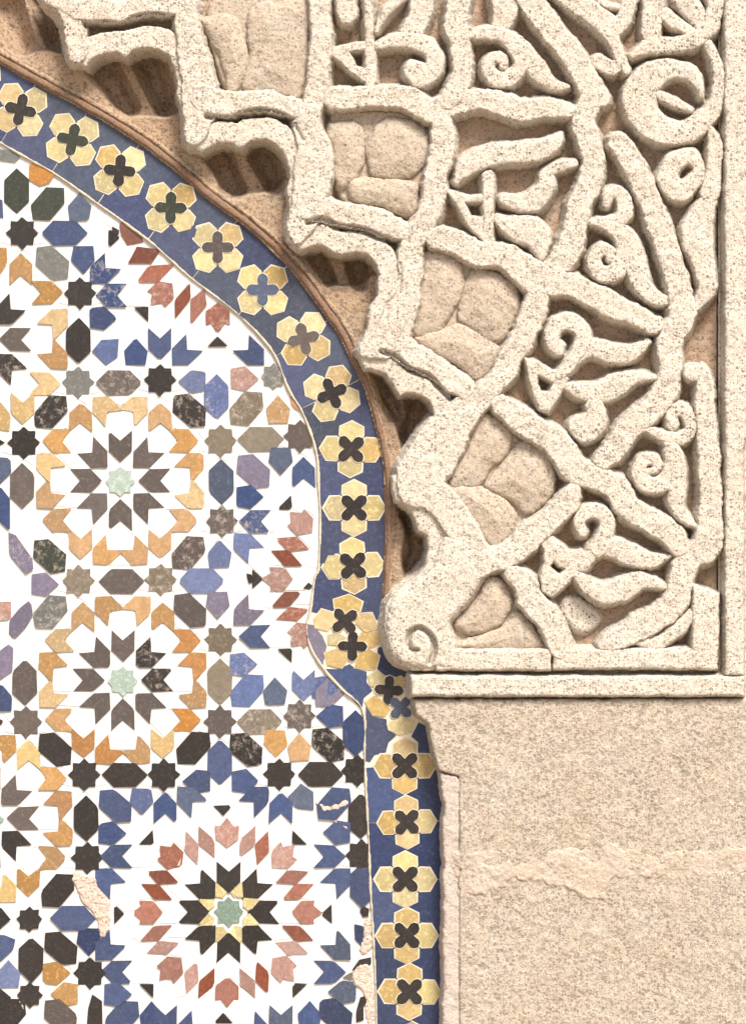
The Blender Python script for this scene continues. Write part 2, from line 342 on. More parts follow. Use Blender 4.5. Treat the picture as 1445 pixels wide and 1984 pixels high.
RIBS = [
 [(100, -12, 40), (150, 14, 42), (200, 17, 42), (240, 18, 42), (290, 8, 42), (345, 4, 44)],
 [(116, -10, 40), (138, 35, 40), (145, 80, 40), (150, 104, 34)],
 [(355, -20, 50), (362, 40, 48), (370, 90, 54), (380, 140, 60), (386, 180, 66), (386, 215, 60), (381, 250, 50), (377, 266, 34)],
 [(395, 190, 55), (430, 200, 46), (470, 195, 42), (510, 193, 38), (545, 201, 36), (575, 210, 36), (592, 218, 34)],
 [(616, -20, 40), (622, 60, 41), (620, 110, 45), (616, 160, 42), (607, 195, 44), (597, 228, 50), (598, 255, 56), (608, 290, 66), (607, 330, 72), (602, 370, 72), (592, 410, 62), (582, 440, 50), (577, 462, 28)],
 [(600, 398, 58), (640, 412, 46), (680, 418, 44), (720, 424, 44), (755, 440, 40), (782, 449, 32)],
 [(856, 238, 40), (858, 275, 45), (850, 310, 46), (842, 345, 46), (839, 390, 45), (828, 420, 45), (811, 445, 46), (797, 475, 46), (793, 505, 46), (793, 535, 46), (788, 570, 50), (774, 604, 62), (762, 640, 66), (745, 662, 62), (712, 678, 34)],
 [(765, 665, 56), (800, 690, 46), (835, 708, 44), (870, 732, 44), (898, 752, 40)],
 [(1040, 578, 42), (1032, 610, 46), (1012, 655, 45), (990, 690, 43), (979, 716, 43), (959, 745, 43), (930, 770, 48), (903, 795, 58), (880, 822, 72), (858, 852, 90), (838, 885, 96), (818, 915, 96), (812, 940, 88)],
 [(815, 935, 80), (850, 968, 62), (880, 1005, 60), (905, 1042, 56), (925, 1072, 50)],
 [(1109, 950, 34), (1098, 975, 46), (1070, 1005, 46), (1040, 1027, 48), (1010, 1055, 50), (983, 1076, 48), (950, 1086, 46), (920, 1096, 50)],
 [(645, 190, 42), (690, 190, 42), (740, 184, 42), (785, 188, 44), (835, 213, 48), (875, 200, 48), (930, 190, 42), (970, 199, 44), (1010, 212, 44), (1060, 207, 41), (1098, 212, 36)],
 [(893, -20, 42), (884, 40, 48), (890, 80, 40), (896, 130, 40), (888, 165, 42), (868, 196, 36)],
 [(1012, -20, 48), (1060, 45, 47), (1100, 95, 47), (1130, 140, 48), (1150, 178, 50), (1166, 188, 34)],
 [(1148, 185, 50), (1134, 215, 44), (1130, 240, 44), (1142, 280, 45), (1150, 315, 46), (1143, 355, 48), (1122, 395, 47), (1114, 435, 44), (1105, 480, 50), (1085, 510, 46), (1058, 528, 40)],
 [(845, 461, 40), (880, 466, 45), (920, 488, 48), (960, 492, 47), (1000, 508, 50), (1032, 535, 62), (1062, 547, 52), (1100, 549, 45), (1150, 572, 46), (1190, 595, 46), (1230, 610, 40), (1266, 629, 37)],
 [(1200, 277, 42), (1222, 310, 45), (1243, 352, 45), (1268, 410, 43), (1288, 470, 43), (1305, 520, 45), (1318, 570, 46), (1322, 600, 50), (1316, 628, 50)],
 [(1306, 636, 52), (1297, 670, 48), (1298, 710, 44), (1293, 746, 48), (1272, 785, 47), (1240, 811, 48), (1214, 832, 46), (1199, 860, 48), (1172, 890, 40)],
 [(968, 782, 38), (1010, 815, 50), (1050, 842, 50), (1085, 866, 54), (1112, 905, 56), (1150, 925, 46), (1190, 945, 47), (1220, 985, 48), (1260, 1010, 45), (1295, 1032, 45), (1316, 1060, 42)],
 [(1342, 723, 32), (1362, 726, 32), (1367, 780, 39), (1371, 850, 41), (1375, 930, 42), (1377, 1000, 46), (1372, 1050, 54), (1366, 1068, 52)],
 [(1366, 1062, 46), (1334, 1085, 52), (1322, 1115, 49), (1318, 1145, 49), (1300, 1176, 47), (1265, 1201, 47), (1225, 1223, 46), (1190, 1241, 34), (1165, 1252, 16)],
 [(990, 1111, 32), (1018, 1133, 45), (1030, 1165, 46), (1055, 1191, 46), (1075, 1226, 44), (1087, 1256, 44)],
]
for i, r in enumerate(RIBS): stroke_piece('rib', carved, r, top=-0.4 * (i % 3), rnd=4.2, slope=5.0, edge=1.45, rough=1.25)
poly_piece('volute', carved, [(862, 1040), (845, 1085), (810, 1125), (768, 1152), (752, 1178), (749, 1216), (755, 1255), (770, 1279), (800, 1292), (840, 1296), (880, 1296), (884, 1260), (878, 1236), (872, 1207), (899, 1177), (922, 1146), (944, 1114), (965, 1104), (940, 1068), (905, 1050)], 0.5, 14, floor=-92)
# straight border bars of the carving
def bar(name, x0, y0, x1, y1, top, **kw):
    P = [(x0, y0), (x1, y0), (x1, y1), (x0, y1)]
    return relief(name, carved, lambda X, Y: sd_poly(X, Y, P), bbox(P, 22), top, 6, slope=6, edge=0.7, **kw)
bar('border_bar', 845, 1260, 1066, 1299, -0.5); bar('border_bar', 1072, 1257, 1388, 1297, 0.2)
poly_piece('border_bar', carved, [(1342, 1134), (1394, 1152), (1391, 1285), (1386, 1292), (1341, 1292)], -0.3, 6, smooth=False, slope=6, edge=0.7)
bar('frame_bar', 797, 1311, 1441, 1349, 5.0, floor=-80)
poly_piece('frame_bar', carved, [(1404, -45), (1448, -45), (1447, 845), (1440, 868), (1440, 1308), (1405, 1308)], 3.8, 6, smooth=False, floor=-80, slope=6, edge=0.8)
link('frame_backing', box_mesh('frame_backing', wx(1395), wx(1700), 0.040, 0.17, wz(1352), wz(-60)), M_STONE, carved)
link('frame_backing', box_mesh('frame_backing', wx(806), wx(1395), 0.040, 0.17, wz(1352), wz(1299)), M_STONE, carved)

PETALS = [
 [(392, 42), (420, 28), (455, 31), (470, 62), (478, 100), (470, 145), (444, 178), (436, 150), (420, 95)],
 [(482, 30), (510, 4), (560, -8), (596, 10), (594, 70), (590, 150), (574, 184), (530, 172), (488, 172), (472, 160), (484, 100)],
 [(634, 244), (668, 233), (698, 246), (706, 280), (698, 325), (668, 362), (650, 352), (644, 300)],
 [(745, 232), (790, 232), (824, 262), (829, 300), (806, 334), (765, 342), (726, 336), (712, 300), (720, 262)],
 [(678, 356), (705, 340), (745, 344), (800, 352), (804, 395), (788, 414), (740, 398), (690, 388)],
 [(824, 492), (855, 490), (883, 505), (898, 528), (895, 565), (876, 600), (854, 632), (820, 648), (800, 640), (804, 598), (817, 545)],
 [(918, 524), (956, 526), (992, 548), (1004, 580), (1000, 610), (978, 650), (950, 660), (914, 632), (892, 616), (898, 566)],
 [(806, 655), (850, 640), (897, 628), (948, 656), (965, 682), (944, 720), (916, 736), (891, 706), (842, 683)],
 [(926, 806), (957, 808), (982, 826), (990, 850), (978, 878), (954, 908), (926, 938), (890, 945), (872, 936), (880, 906), (908, 864)],
 [(1008, 860), (1040, 868), (1066, 894), (1072, 934), (1054, 976), (1022, 994), (998, 977), (968, 956), (942, 940), (972, 904)],
 [(876, 948), (926, 943), (964, 957), (986, 978), (1000, 1000), (992, 1032), (962, 1060), (940, 1044), (910, 1000)],
 [(946, 1120), (971, 1131), (990, 1156), (990, 1178), (968, 1210), (936, 1226), (905, 1228), (882, 1211), (910, 1178), (930, 1147)],
 [(890, 1244), (935, 1232), (976, 1213), (1000, 1190), (1030, 1214), (1050, 1244), (1046, 1258), (892, 1258)],
]
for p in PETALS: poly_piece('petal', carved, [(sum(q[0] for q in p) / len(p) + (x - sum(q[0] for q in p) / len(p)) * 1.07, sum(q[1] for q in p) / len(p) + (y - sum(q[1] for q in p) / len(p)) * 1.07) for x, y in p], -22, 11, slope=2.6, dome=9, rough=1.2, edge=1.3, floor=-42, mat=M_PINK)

LEAVES = [
 [(885, 350, 16), (905, 320, 40), (950, 300, 44), (1000, 293, 44), (1045, 288, 42), (1072, 275, 34), (1086, 258, 14)],
 [(1112, 315, 14), (1085, 320, 22), (1058, 335, 24), (1060, 355, 36), (1040, 385, 44), (1005, 392, 34), (975, 385, 18)],
 [(968, 425, 26), (1000, 442, 50), (1035, 450, 56), (1046, 475, 36), (1048, 496, 14)],
 [(1000, 80, 34), (1030, 120, 44), (1055, 150, 34), (1080, 165, 20), (1102, 166, 9)],
 [(1372, 390, 36), (1358, 420, 50), (1350, 450, 62), (1358, 490, 52), (1368, 530, 41), (1372, 555, 36), (1360, 580, 26), (1349, 597, 12)],
 [(1092, 717, 18), (1120, 691, 26), (1150, 675, 36), (1190, 686, 40), (1225, 682, 31), (1256, 662, 12)],
 [(1100, 750, 20), (1130, 760, 34), (1165, 760, 42), (1200, 742, 44), (1230, 731, 28), (1268, 732, 14)],
 [(1130, 1095, 24), (1160, 1062, 34), (1195, 1062, 40), (1230, 1078, 44), (1265, 1086, 28), (1300, 1078, 10)],
 [(1120, 1118, 22), (1145, 1140, 34), (1175, 1150, 46), (1210, 1140, 48), (1240, 1126, 36), (1270, 1132, 20), (1292, 1140, 10)],
 [(1232, 1244, 10), (1270, 1247, 27), (1305, 1226, 29), (1338, 1194, 24)],
 [(730, 58, 10), (745, 25, 18), (776, -4, 14)],
 [(1288, 26, 26), (1318, 48, 26), (1345, 64, 18)], [(1330, 0, 46), (1352, 34, 34), (1360, 56, 18)],
]
for l in LEAVES: stroke_piece('leaf', carved, l, -6, 6, slope=5, dome=3)
stroke_piece('leaf', carved, [(1108, 1178, 50), (1132, 1200, 60), (1150, 1195, 30)], -36, 14, slope=2.0)

SCROLLS = [
 [(730, 88, 14), (760, 78, 24), (795, 76, 34), (825, 88, 36), (842, 112, 34), (836, 140, 36), (812, 150, 36), (795, 138, 28), (801, 124, 22), (816, 126, 18)],
 [(915, 68, 18), (945, 60, 28), (975, 66, 30), (1000, 88, 34), (1010, 120, 32), (992, 147, 32), (964, 152, 34), (946, 134, 28), (953, 112, 24), (972, 112, 20), (976, 128, 16)],
 [(1225, 106, 14), (1260, 86, 32), (1300, 85, 33), (1345, 75, 34), (1376, 48, 34), (1387, 10, 34), (1382, -24, 36)],
 [(1372, 84, 18), (1390, 125, 22), (1394, 160, 24), (1386, 200, 30), (1360, 235, 42), (1320, 256, 47), (1275, 246, 58), (1244, 215, 64), (1240, 176, 62), (1262, 147, 54), (1300, 131, 38), (1333, 137, 32), (1352, 158, 18), (1360, 188, 8)],
 [(1338, 300, 28), (1354, 325, 22), (1342, 352, 34), (1314, 368, 44), (1295, 345, 44), (1304, 316, 38), (1330, 300, 30)],
 [(1175, 394, 20), (1180, 376, 26), (1198, 370, 26), (1209, 388, 30), (1210, 412, 30), (1198, 426, 28), (1178, 428, 24), (1150, 430, 16), (1138, 428, 10)],
 [(1150, 430, 16), (1180, 438, 26), (1205, 452, 40), (1225, 490, 44), (1238, 530, 44), (1250, 560, 36), (1275, 579, 28), (1300, 580, 16)],
 [(1212, 470, 30), (1207, 505, 36), (1187, 528, 34), (1162, 526, 32), (1150, 503, 28), (1163, 483, 26), (1182, 487, 20), (1180, 502, 14)],
 [(1086, 668, 18), (1080, 676, 24), (1070, 655, 28), (1077, 632, 32), (1100, 622, 34), (1124, 635, 30), (1130, 660, 30), (1119, 682, 27), (1104, 705, 24), (1085, 726, 20)],
 [(1150, 788, 34), (1156, 806, 34), (1142, 826, 60), (1122, 826, 44)],
 [(1300, 872, 32), (1304, 903, 34), (1287, 934, 34), (1256, 938, 34), (1236, 917, 28), (1246, 893, 26), (1268, 890, 24), (1272, 908, 18), (1256, 914, 14)],
 [(1303, 822, 26), (1301, 802, 26), (1320, 792, 26), (1337, 812, 26), (1337, 835, 26), (1318, 850, 28), (1293, 847, 24), (1265, 836, 18), (1244, 829, 8)],
 [(1270, 840, 14), (1298, 860, 26), (1312, 900, 33), (1314, 940, 32), (1311, 970, 34), (1320, 995, 28), (1340, 1014, 16), (1354, 1022, 8)],
 [(1128, 1031, 22), (1122, 1010, 26), (1139, 992, 28), (1165, 992, 30), (1177, 1015, 28), (1170, 1040, 30), (1158, 1062, 34)],
]
for s in SCROLLS: stroke_piece('scroll', carved, s, -4, 5, slope=5, dome=2)
STEMS = [
 [(820, -20, 46), (812, 30, 46), (797, 62, 42)], [(712, -20, 18), (715, 60, 18), (716, 120, 18), (718, 166, 22)], 

 [(665, -20, 36), (672, 18, 38), (672, 34, 26)], [(975, -20, 58), (978, 25, 46), (966, 52, 34)],
 [(1214, 136, 22), (1200, 105, 24), (1190, 75, 26), (1180, 50, 44), (1150, 25, 40), (1110, 4, 36), (1080, -20, 30)], [(1185, 55, 38), (1210, 34, 34), (1226, -20, 26)],
 [(1160, 118, 30), (1185, 130, 30), (1206, 116, 20)], [(1272, 92, 26), (1262, 60, 40), (1265, 20, 42), (1272, -20, 44)], [(1276, 180, 20), (1305, 196, 18), (1338, 211, 12)],
 [(1374, 240, 12), (1385, 280, 28), (1382, 330, 28), (1376, 372, 38)], [(946, 340, 22), (946, 400, 20), (945, 440, 20), (946, 474, 22)],



 [(1058, 1048, 26), (1072, 1071, 30), (1100, 1092, 26), (1132, 1094, 24)], 

 [(1168, 6, 14), (1196, 12, 12)],
]
for P, Q in (([(641, 106), (643, 89), (680, 82), (707, 78), (728, 80), (730, 160), (704, 157), (677, 136), (655, 118)], [(677, 99), (711, 97), (712, 131), (689, 126), (684, 111)]),
             ([(862, 366), (884, 370), (911, 377), (952, 373), (953, 462), (933, 466), (920, 452), (902, 430), (888, 402)], [(902, 392), (936, 391), (934, 417), (911, 417)]),
             ([(1012, 688), (1040, 699), (1070, 716), (1090, 714), (1102, 734), (1088, 764), (1064, 800), (1045, 794), (1031, 758), (1022, 722)], [(1043, 727), (1071, 742), (1063, 758), (1048, 758), (1041, 743)]),
             ([(1054, 1044), (1070, 1037), (1103, 1067), (1126, 1064), (1142, 1080), (1116, 1117), (1070, 1160), (1050, 1148), (1047, 1116), (1054, 1090)], [(1084, 1079), (1099, 1097), (1084, 1113), (1065, 1098)])):
    relief('pierced_block', carved, lambda X, Y, P=P, Q=Q: np.minimum(sd_poly(X, Y, P), -sd_poly(X, Y, Q)), bbox(P, 22), -6, 4, slope=6, edge=0.7)
for s in STEMS: stroke_piece('stem', carved, s, -5, 5, slope=5)

# ------------------------------------------------------------------ plain blocks under the carving
BL1 = [(800, 1356), (801, 1368), (808, 1390), (829, 1404), (839, 1456), (851, 1494), (870, 1500), (889, 1506), (889, 1690), (1510, 1690), (1510, 1356)]
BL2 = [(889, 1690), (889, 2020), (1510, 2020), (1510, 1690)]
for nm, P, lab, base in (('stone_block', BL1, 'upper plain pitted limestone block directly under the carved border bar', 1690), ('stone_block', BL2, 'lower plain pitted limestone block under the ragged mortar joint', 2010)):
    sdf = lambda X, Y, P=P: sd_poly(X, Y, P)
    ob = relief(nm, None, sdf, bbox(P, 12), -8, 5, floor=-90, slope=9, g=3.0, edge=0.8, rough=1.0, mat=M_BLOCK)
    ob['label'] = lab; ob['category'] = 'stone block'; ob['group'] = 'plain wall blocks'
MJ = [(890, 1656), (940, 1652), (1000, 1654), (1060, 1648), (1110, 1650), (1160, 1634), (1172, 1624), (1184, 1640), (1196, 1652), (1300, 1654), (1380, 1648), (1445, 1640), (1510, 1640), (1510, 1692), (1440, 1688), (1420, 1702), (1395, 1690),
      (1370, 1705), (1340, 1698), (1300, 1712), (1290, 1698), (1230, 1702), (1190, 1698), (1176, 1722), (1168, 1742), (1140, 1746), (1100, 1722), (1050, 1708), (1000, 1706), (975, 1718), (955, 1730), (925, 1738), (895, 1736)]
def mj(X, Y): return sd_poly(X, Y, MJ) + 4 * vn(X, Y, 16, 71) + 3 * vn(X, Y, 7, 72)
mo = relief('mortar_joint', None, mj, bbox(MJ, 14), -6.8, 3, floor=-12, slope=0.28, g=2.0, edge=1.5, rough=1.5, mat=M_MORTAR)
mo['label'] = 'ragged cream mortar joint smeared between the two plain blocks'; mo['category'] = 'mortar'

# ------------------------------------------------------------------ mosaic tiles
rng = random.Random(7)
panel = thing('star_mosaic', 'white ground tile mosaic of star rosettes in blue, ochre, rust and black inside the arch', 'tile mosaic', (wx(300, KM), 0.070, wz(1984, KM)))
border = thing('mosaic_border', 'curved blue tile border with yellow flowers and black crosses edging the white mosaic', 'tile border', (wx(640, KM), 0.070, wz(1984, KM)))
def prism(name, poly, parent, mat, h0, h1, bev=1.3, jit=0.9, tilt=0.018, kind=None, chip=0.0):
    """a hand cut tile: poly in wall millimetres, standing from h0 up to its glazed face at h1"""
    P = [(x + rng.uniform(-jit, jit), y + rng.uniform(-jit, jit)) for x, y in poly]
    cx = sum(p[0] for p in P) / len(P); cy = sum(p[1] for p in P) / len(P)
    area = sum(P[i][0] * P[(i + 1) % len(P)][1] - P[(i + 1) % len(P)][0] * P[i][1] for i in range(len(P))) / 2
    if area > 0: P.reverse()                        # y runs down: make it counter-clockwise seen from the front
    if chip:                                        # corners nipped by the cutter's hammer
        Q = []
        for i, b in enumerate(P):
            a, c = Vector(P[i - 1]), Vector(P[(i + 1) % len(P)]); b = Vector(b)
            if rng.random() < chip and (b - a).cross(c - b) < 0:
                la, lc = (a - b).length, (c - b).length; k1, k2 = rng.uniform(2, 6), rng.uniform(2, 6)
                if la > 14 and lc > 14: Q += [tuple(b + (a - b) * (k1 / la)), tuple(b + (c - b) * (k2 / lc))]; continue
            Q.append(tuple(b))
        P = Q
    n = len(P); ins = []
    for i in range(n):
        a, b, c = Vector(P[i - 1]), Vector(P[i]), Vector(P[(i + 1) % n])
        e1 = (b - a).normalized(); e2 = (c - b).normalized()
        n1 = Vector((e1.y, -e1.x)); n2 = Vector((e2.y, -e2.x)); m = n1 + n2
        m = m / max(m.length_squared, 0.35) * 2 * bev if m.length > 1e-4 else n1 * bev
        if m.length > 2.2 * bev: m = m.normalized() * 2.2 * bev
        ins.append((b.x - m.x, b.y - m.y))
    tx, ty = rng.gauss(0, tilt), rng.gauss(0, tilt)
    def V(p, h):
        hh = h + (tx * (p[0] - cx) + ty * (p[1] - cy) if h > h0 else 0)
        return ((p[0] - cx) / 1000 * KM, -(hh - h0) / 1000, -(p[1] - cy) / 1000 * KM)
    v = [V(p, h0) for p in P] + [V(p, h1 - bev * 0.7) for p in P] + [V(p, h1) for p in ins]
    f = [tuple(range(2 * n, 3 * n))]
    for i in range(n):
        j = (i + 1) % n; f += [(i, j, n + j, n + i), (n + i, n + j, 2 * n + j, 2 * n + i)]
    me = bpy.data.meshes.new(name); me.from_pydata(v, [], f); me.update()
    return link(name, me, mat, parent, (wx(cx, KM), -h0 / 1000, wz(cy, KM)), kind=kind)
def inside(x, y, poly):
    r = False; n = len(poly)
    for i in range(n):
        (x0, y0), (x1, y1) = poly[i], poly[(i + 1) % n]
        if (y0 > y) != (y1 > y) and x < (x1 - x0) * (y - y0) / (y1 - y0) + x0: r = not r
    return r
TILE_RINGS = []
def grown(P, d):
    a = sum(P[i][0] * P[(i + 1) % len(P)][1] - P[(i + 1) % len(P)][0] * P[i][1] for i in range(len(P)))
    if a > 0: P = P[::-1]
    n = len(P); out = []
    for i in range(n):
        e1 = (Vector(P[i]) - Vector(P[i - 1])).normalized(); e2 = (Vector(P[(i + 1) % n]) - Vector(P[i])).normalized()
        m = Vector((e1.y, -e1.x)) + Vector((e2.y, -e2.x)); m = m / max(m.length_squared, 0.5) * 2 * d
        if m.length > 1.9 * d: m = m.normalized() * 1.9 * d
        out.append((P[i][0] + m.x, P[i][1] + m.y))
    return out
PANEL = INNER + [(-260, 2010), (-260, 252)]
BED0, WHT, CLR = -78, -69.75, -67.9
placed = []
def tile(name, poly, code, top=CLR, must=True):
    cx = sum(p[0] for p in poly) / len(poly); cy = sum(p[1] for p in poly) / len(poly)
    if max(p[0] for p in poly) < -150 or cy > 2004: return None
    if must and not inside(cx - 3, cy, PANEL): return None
    h = top + rng.uniform(-0.4, 0.4) * (0.25 if code == 'w' else 1)
    TILE_RINGS.append((grown(list(poly), 2.4 if code == 'w' else 2.3), code == 'w'))
    return prism(name, poly, panel, tile_mat(code), BED0, h, 1.2, 0.4 if code == 'w' else 0.9, 0.002 if code == 'w' else 0.016, chip=0.0 if code == 'w' else 0.22)
DIR = {'N': (0, -1), 'S': (0, 1), 'E': (1, 0), 'W': (-1, 0)}
for a in 'NS':
    for b in 'EW': DIR[a + b] = tuple(0.7071 * c for c in (DIR[a][0] + DIR[b][0], DIR[a][1] + DIR[b][1]))
def loc_poly(shape, x, y, u):
    """shape points (along the tile's pointing direction, across) -> wall"""
    return [(x + a * u[0] - b * u[1], y + a * u[1] + b * u[0]) for a, b in shape]
ARROW = [(0, 0), (-21, 21), (-58, 21.5), (-39, 0), (-58, -21.5), (-21, -21)]
def arrow(x, y, d, code, s=1.0):
    u = DIR[d] if isinstance(d, str) else d
    return tile('arrow_tile', loc_poly([(a * s, b * s) for a, b in ARROW], x, y, u), code)
def star(x, y, code='k', r=30):
    p = []
    for i in range(16):
        a = math.pi * i / 8; q = r if i % 2 == 0 else r * 0.765
        p.append((x + q * math.cos(a), y + q * math.sin(a)))
    if r == 30:                                     # small white wedges between the star's points
        for i in range(8):
            a = math.pi / 8 + math.pi * i / 4
            q = [(x + d * math.cos(a + o), y + d * math.sin(a + o)) for d, o in ((25.5, 0), (32, 0.30), (44, 0.0), (32, -0.30))]
            tile('white_wedge', q, 'w', WHT)
    return tile('star_tile', p, code)
HEX = [(43, 0), (21, 22.5), (-21, 22.5), (-43, 0), (-21, -22.5), (21, -22.5)]
def hexa(x, y, d, code, s=1.0):
    u = {'V': (0, 1), 'H': (1, 0), '/': (0.7071, -0.7071), '\\': (0.7071, 0.7071)}[d]
    sh = HEX if d in 'VH' else [(41, 0), (24, 21), (-20, 24), (-41, 0), (-24, -21), (20, -24)]
    return tile('hexagon_tile', loc_poly([(a * s, b * s) for a, b in sh], x, y, u), code)
PENT = [(27, 0), (2, 22), (-24, 18), (-24, -18), (2, -22)]
def pent(x, y, d, code, s=1.0):
    return tile('pentagon_tile', loc_poly([(a * s, b * s) for a, b in PENT], x, y, DIR[d]), code)
def rot(p, k, c, mir=False, sx=1.0):
    x, y = (-p[0] if mir else p[0]), p[1]
    a = k * math.pi / 4; u, v = x * math.cos(a) - y * math.sin(a), x * math.sin(a) + y * math.cos(a)
    return (c[0] + u * sx, c[1] - v * sx)
def rdir(dx, dy, k, mir):
    if mir: dx = -dx
    a = k * math.pi / 4; return (dx * math.cos(a) - dy * math.sin(a), -(dx * math.sin(a) + dy * math.cos(a)))
def small_rosette(c, inner, outer, heart):
    star(c[0], c[1] + 2, heart, 28)
    for k in range(8):
        u = rdir(0, -1, k, False); t = rot((0, 37), k, c)
        tile('arrow_tile', loc_poly(ARROW, t[0], t[1], u), inner())
        tile('white_tile', [rot(p, k, c) for p in ((0, 77.5), (20.5, 96), (20.5, 134), (-20.5, 134), (-20.5, 96))], 'w', WHT)
        tile('white_tile', [rot(p, k, c) for p in ((24, 58), (23.5, 95), (54, 121), (55, 83))], 'w', WHT)
        tile('white_tile', [rot(p, k, c) for p in ((0, 147), (36, 163), (-36, 163))], 'w', WHT)
        for mir in (False, True):
            t = rot((77, 150), k, c, mir); tile('arrow_tile', loc_poly([(a * 0.92, b) for a, b in ARROW], t[0], t[1], rdir(0, 1, k, mir)), outer())
def large_rosette(cin, cmid, cout, ring, dia, pink, dark=None, core=True, mids=range(8)):
    s2 = 0.7071
    for k in range(8):
        if core:
            t = rot((0, 38), k, cin); tile('arrow_tile', loc_poly(ARROW, t[0], t[1], rdir(0, -1, k, False)), dark())
            tile('kite_tile', [rot(p, k, cin) for p in ((3, 40), (21.5, 57), (23, 50), (12, 29))], 'y')
            tile('kite_tile', [rot(p, k, cin) for p in ((-3, 40), (-21.5, 57), (-23, 50), (-12, 29))], 'y')
        tile('white_tile', [rot(p, k, cin) for p in ((0, 78), (20.5, 97), (20.5, 138), (0, 124), (-20.5, 138), (-20.5, 97))], 'w', WHT)
        tile('white_tile', [rot(p, k, cin) for p in ((24, 58), (23.5, 92), (50, 118), (55, 83))], 'w', WHT)
        if k in mids: tile('rosette_tile', [rot(p, k, cmid) for p in ((0, 126), (21.5, 143), (22, 168), (13, 166), (0, 183), (-13, 166), (-22, 168), (-21.5, 143))], pink())
        tile('triangle_tile', [rot(p, k, cout) for p in ((0, 192), (17, 210), (-17, 210))], 'k')
        for mir in (False, True):
            if len(mids) == 8: tile('rhombus_tile', [rot(p, k, cmid, mir) for p in ((26, 109), (26, 140), (54, 165), (54, 133))], dia())
            if len(mids) == 8: tile('white_tile', [rot(p, k, cmid, mir) for p in ((56, 170), (29, 147), (26, 172), (44, 188))], 'w', WHT)
            tile('white_tile', [rot(p, k, cout, mir) for p in ((112, 194), (132, 176), (132, 140), (112, 126), (92, 146), (92, 176))], 'w', WHT)
            t = rot((112, 236), k, cout, mir); tile('arrow_tile', loc_poly(ARROW, t[0], t[1], rdir(0, 1, k, mir)), ring())
pick = lambda s: (lambda: rng.choice(s.split()))
small_rosette((233, 931), pick('g g g'), pick('o o p p o p* o'), 'm')
small_rosette((238, 1318), pick('g g k* g'), pick('o o p o* O p'), 'm')
small_rosette((-22, 1586), pick('k k g'), pick('o Y o O'), 'M')
large_rosette((443, 1768), (440, 1769), (432, 1772), pick('b b z b'), pick('r s q r'), pick('s q s q*'), pick('k'))
star(443, 1768, 'M', 28)
large_rosette((692, 1122), (692, 1122), (700, 1122), pick('b l B b*'), pick('r s* r q*'), pick('q s q*'), core=False)
large_rosette((422, 460), (422, 460), (422, 460), pick('b b z b*'), pick('r r s* s'), pick('s* q* s*'), core=False, mids=(3, 4))
# the stretched half rosette at the left edge, upper
for x, y, d, c in ((40, 491, 'N', 'o'), (121, 566, 'E', 'o'), (130, 599, 'NE', 'p'), (130, 713, 'SE', 'o'), (117, 743, 'E', 'p'), (44, 820, 'S', 'p'), (-8, 627, 'SW', 'k'), (0, 657, 'W', 'g'), (-6, 687, 'NW', 'k*'),
                   ): arrow(x, y, d, c)
for x, y, c in ((43, 451, 'k'), (155, 568, 'k'), (151, 741, 'h'), (310, 736, 'k'), (46, 858, 'k'), (530, 729, 'h*'), (427, 854, 't'), (581, 845, 'g'), (430, 1010, 'g*'), (311, 1124, 't*'), (152, 1126, 't*'), (427, 1240, 't'),
                (426, 1399, 'g'), (580, 1388, 'g*'), (50, 1400, 'g'), (163, 1502, 'k'), (317, 1502, 'k'), (541, 1501, 'k'), (692, 1494, 'k'), (169, 1663, 'k'), (57, 1782, 'k'), (174, 1887, 'k'), (58, 1929, 'k'), (700, 1658, 'k')):
    star(x, y, c, 24 if c in ('h*',) or (y > 1770 and x < 60) else 30)
for h in '''32,369,V,n;93,394,/,n;125,451,H,b;101,509,\\,h;152,660,V,k;230,741,H,g*;98,798,/,k*;367,795,\\,k*;43,941,V,g;420,769,V,B*;477,791,/,t*;505,851,H,t;429,933,V,z;491,913,\\,l;365,1071,/,g*;390,1125,H,B;368,1183,\\,g;
426,1321,V,t;479,1339,/,B;503,1398,H,t*;375,1450,/,k;426,1477,V,b;477,1453,\\,k*;636,1443,\\,k*;621,1501,H,k;98,1186,/,h*;48,1322,V,g;107,1452,\\,k;241,1502,H,k;96,1078,\\,n*;235,1127,H,g;167,1586,V,k;223,1562,\\,b;
112,1726,/,k;141,1780,H,b;60,1860,V,k;118,1838,\\,k;17,1968,/,k;117,1970,\\,g;237,1972,/,b;647,1558,/,b;698,1582,V,k;650,1968,\\,d;688,1421,V,d;702,1716,V,d'''.replace('\n', '').split(';'):
    x, y, d, c = h.split(','); hexa(float(x), float(y), d, c)
for h in '''154,401,N,z;161,502,S,b;199,616,E,b;210,676,NE,B;263,682,N,b;373,739,W,B;472,733,E,q*;539,794,N,o*;544,892,S,z;483,963,E,b;425,1074,N,B;422,1172,S,l;470,1287,E,B*;533,1341,N,z;629,1333,E,B*;640,1388,W,b;533,1440,S,o;
580,1449,N,o;382,1514,W,b;474,1514,E,b;86,1132,E,l;216,1615,E,b;274,1553,S,B;172,1825,S,d;108,1887,E,o;126,1927,W,o;227,1928,E,b;293,1970,N,b;588,1549,SE,z;653,1614,W,b;664,1923,W,z;16,1890,N,B;600,1968,N,b'''.replace('\n', '').split(';'):
    x, y, d, c = h.split(','); pent(float(x), float(y), d, c)
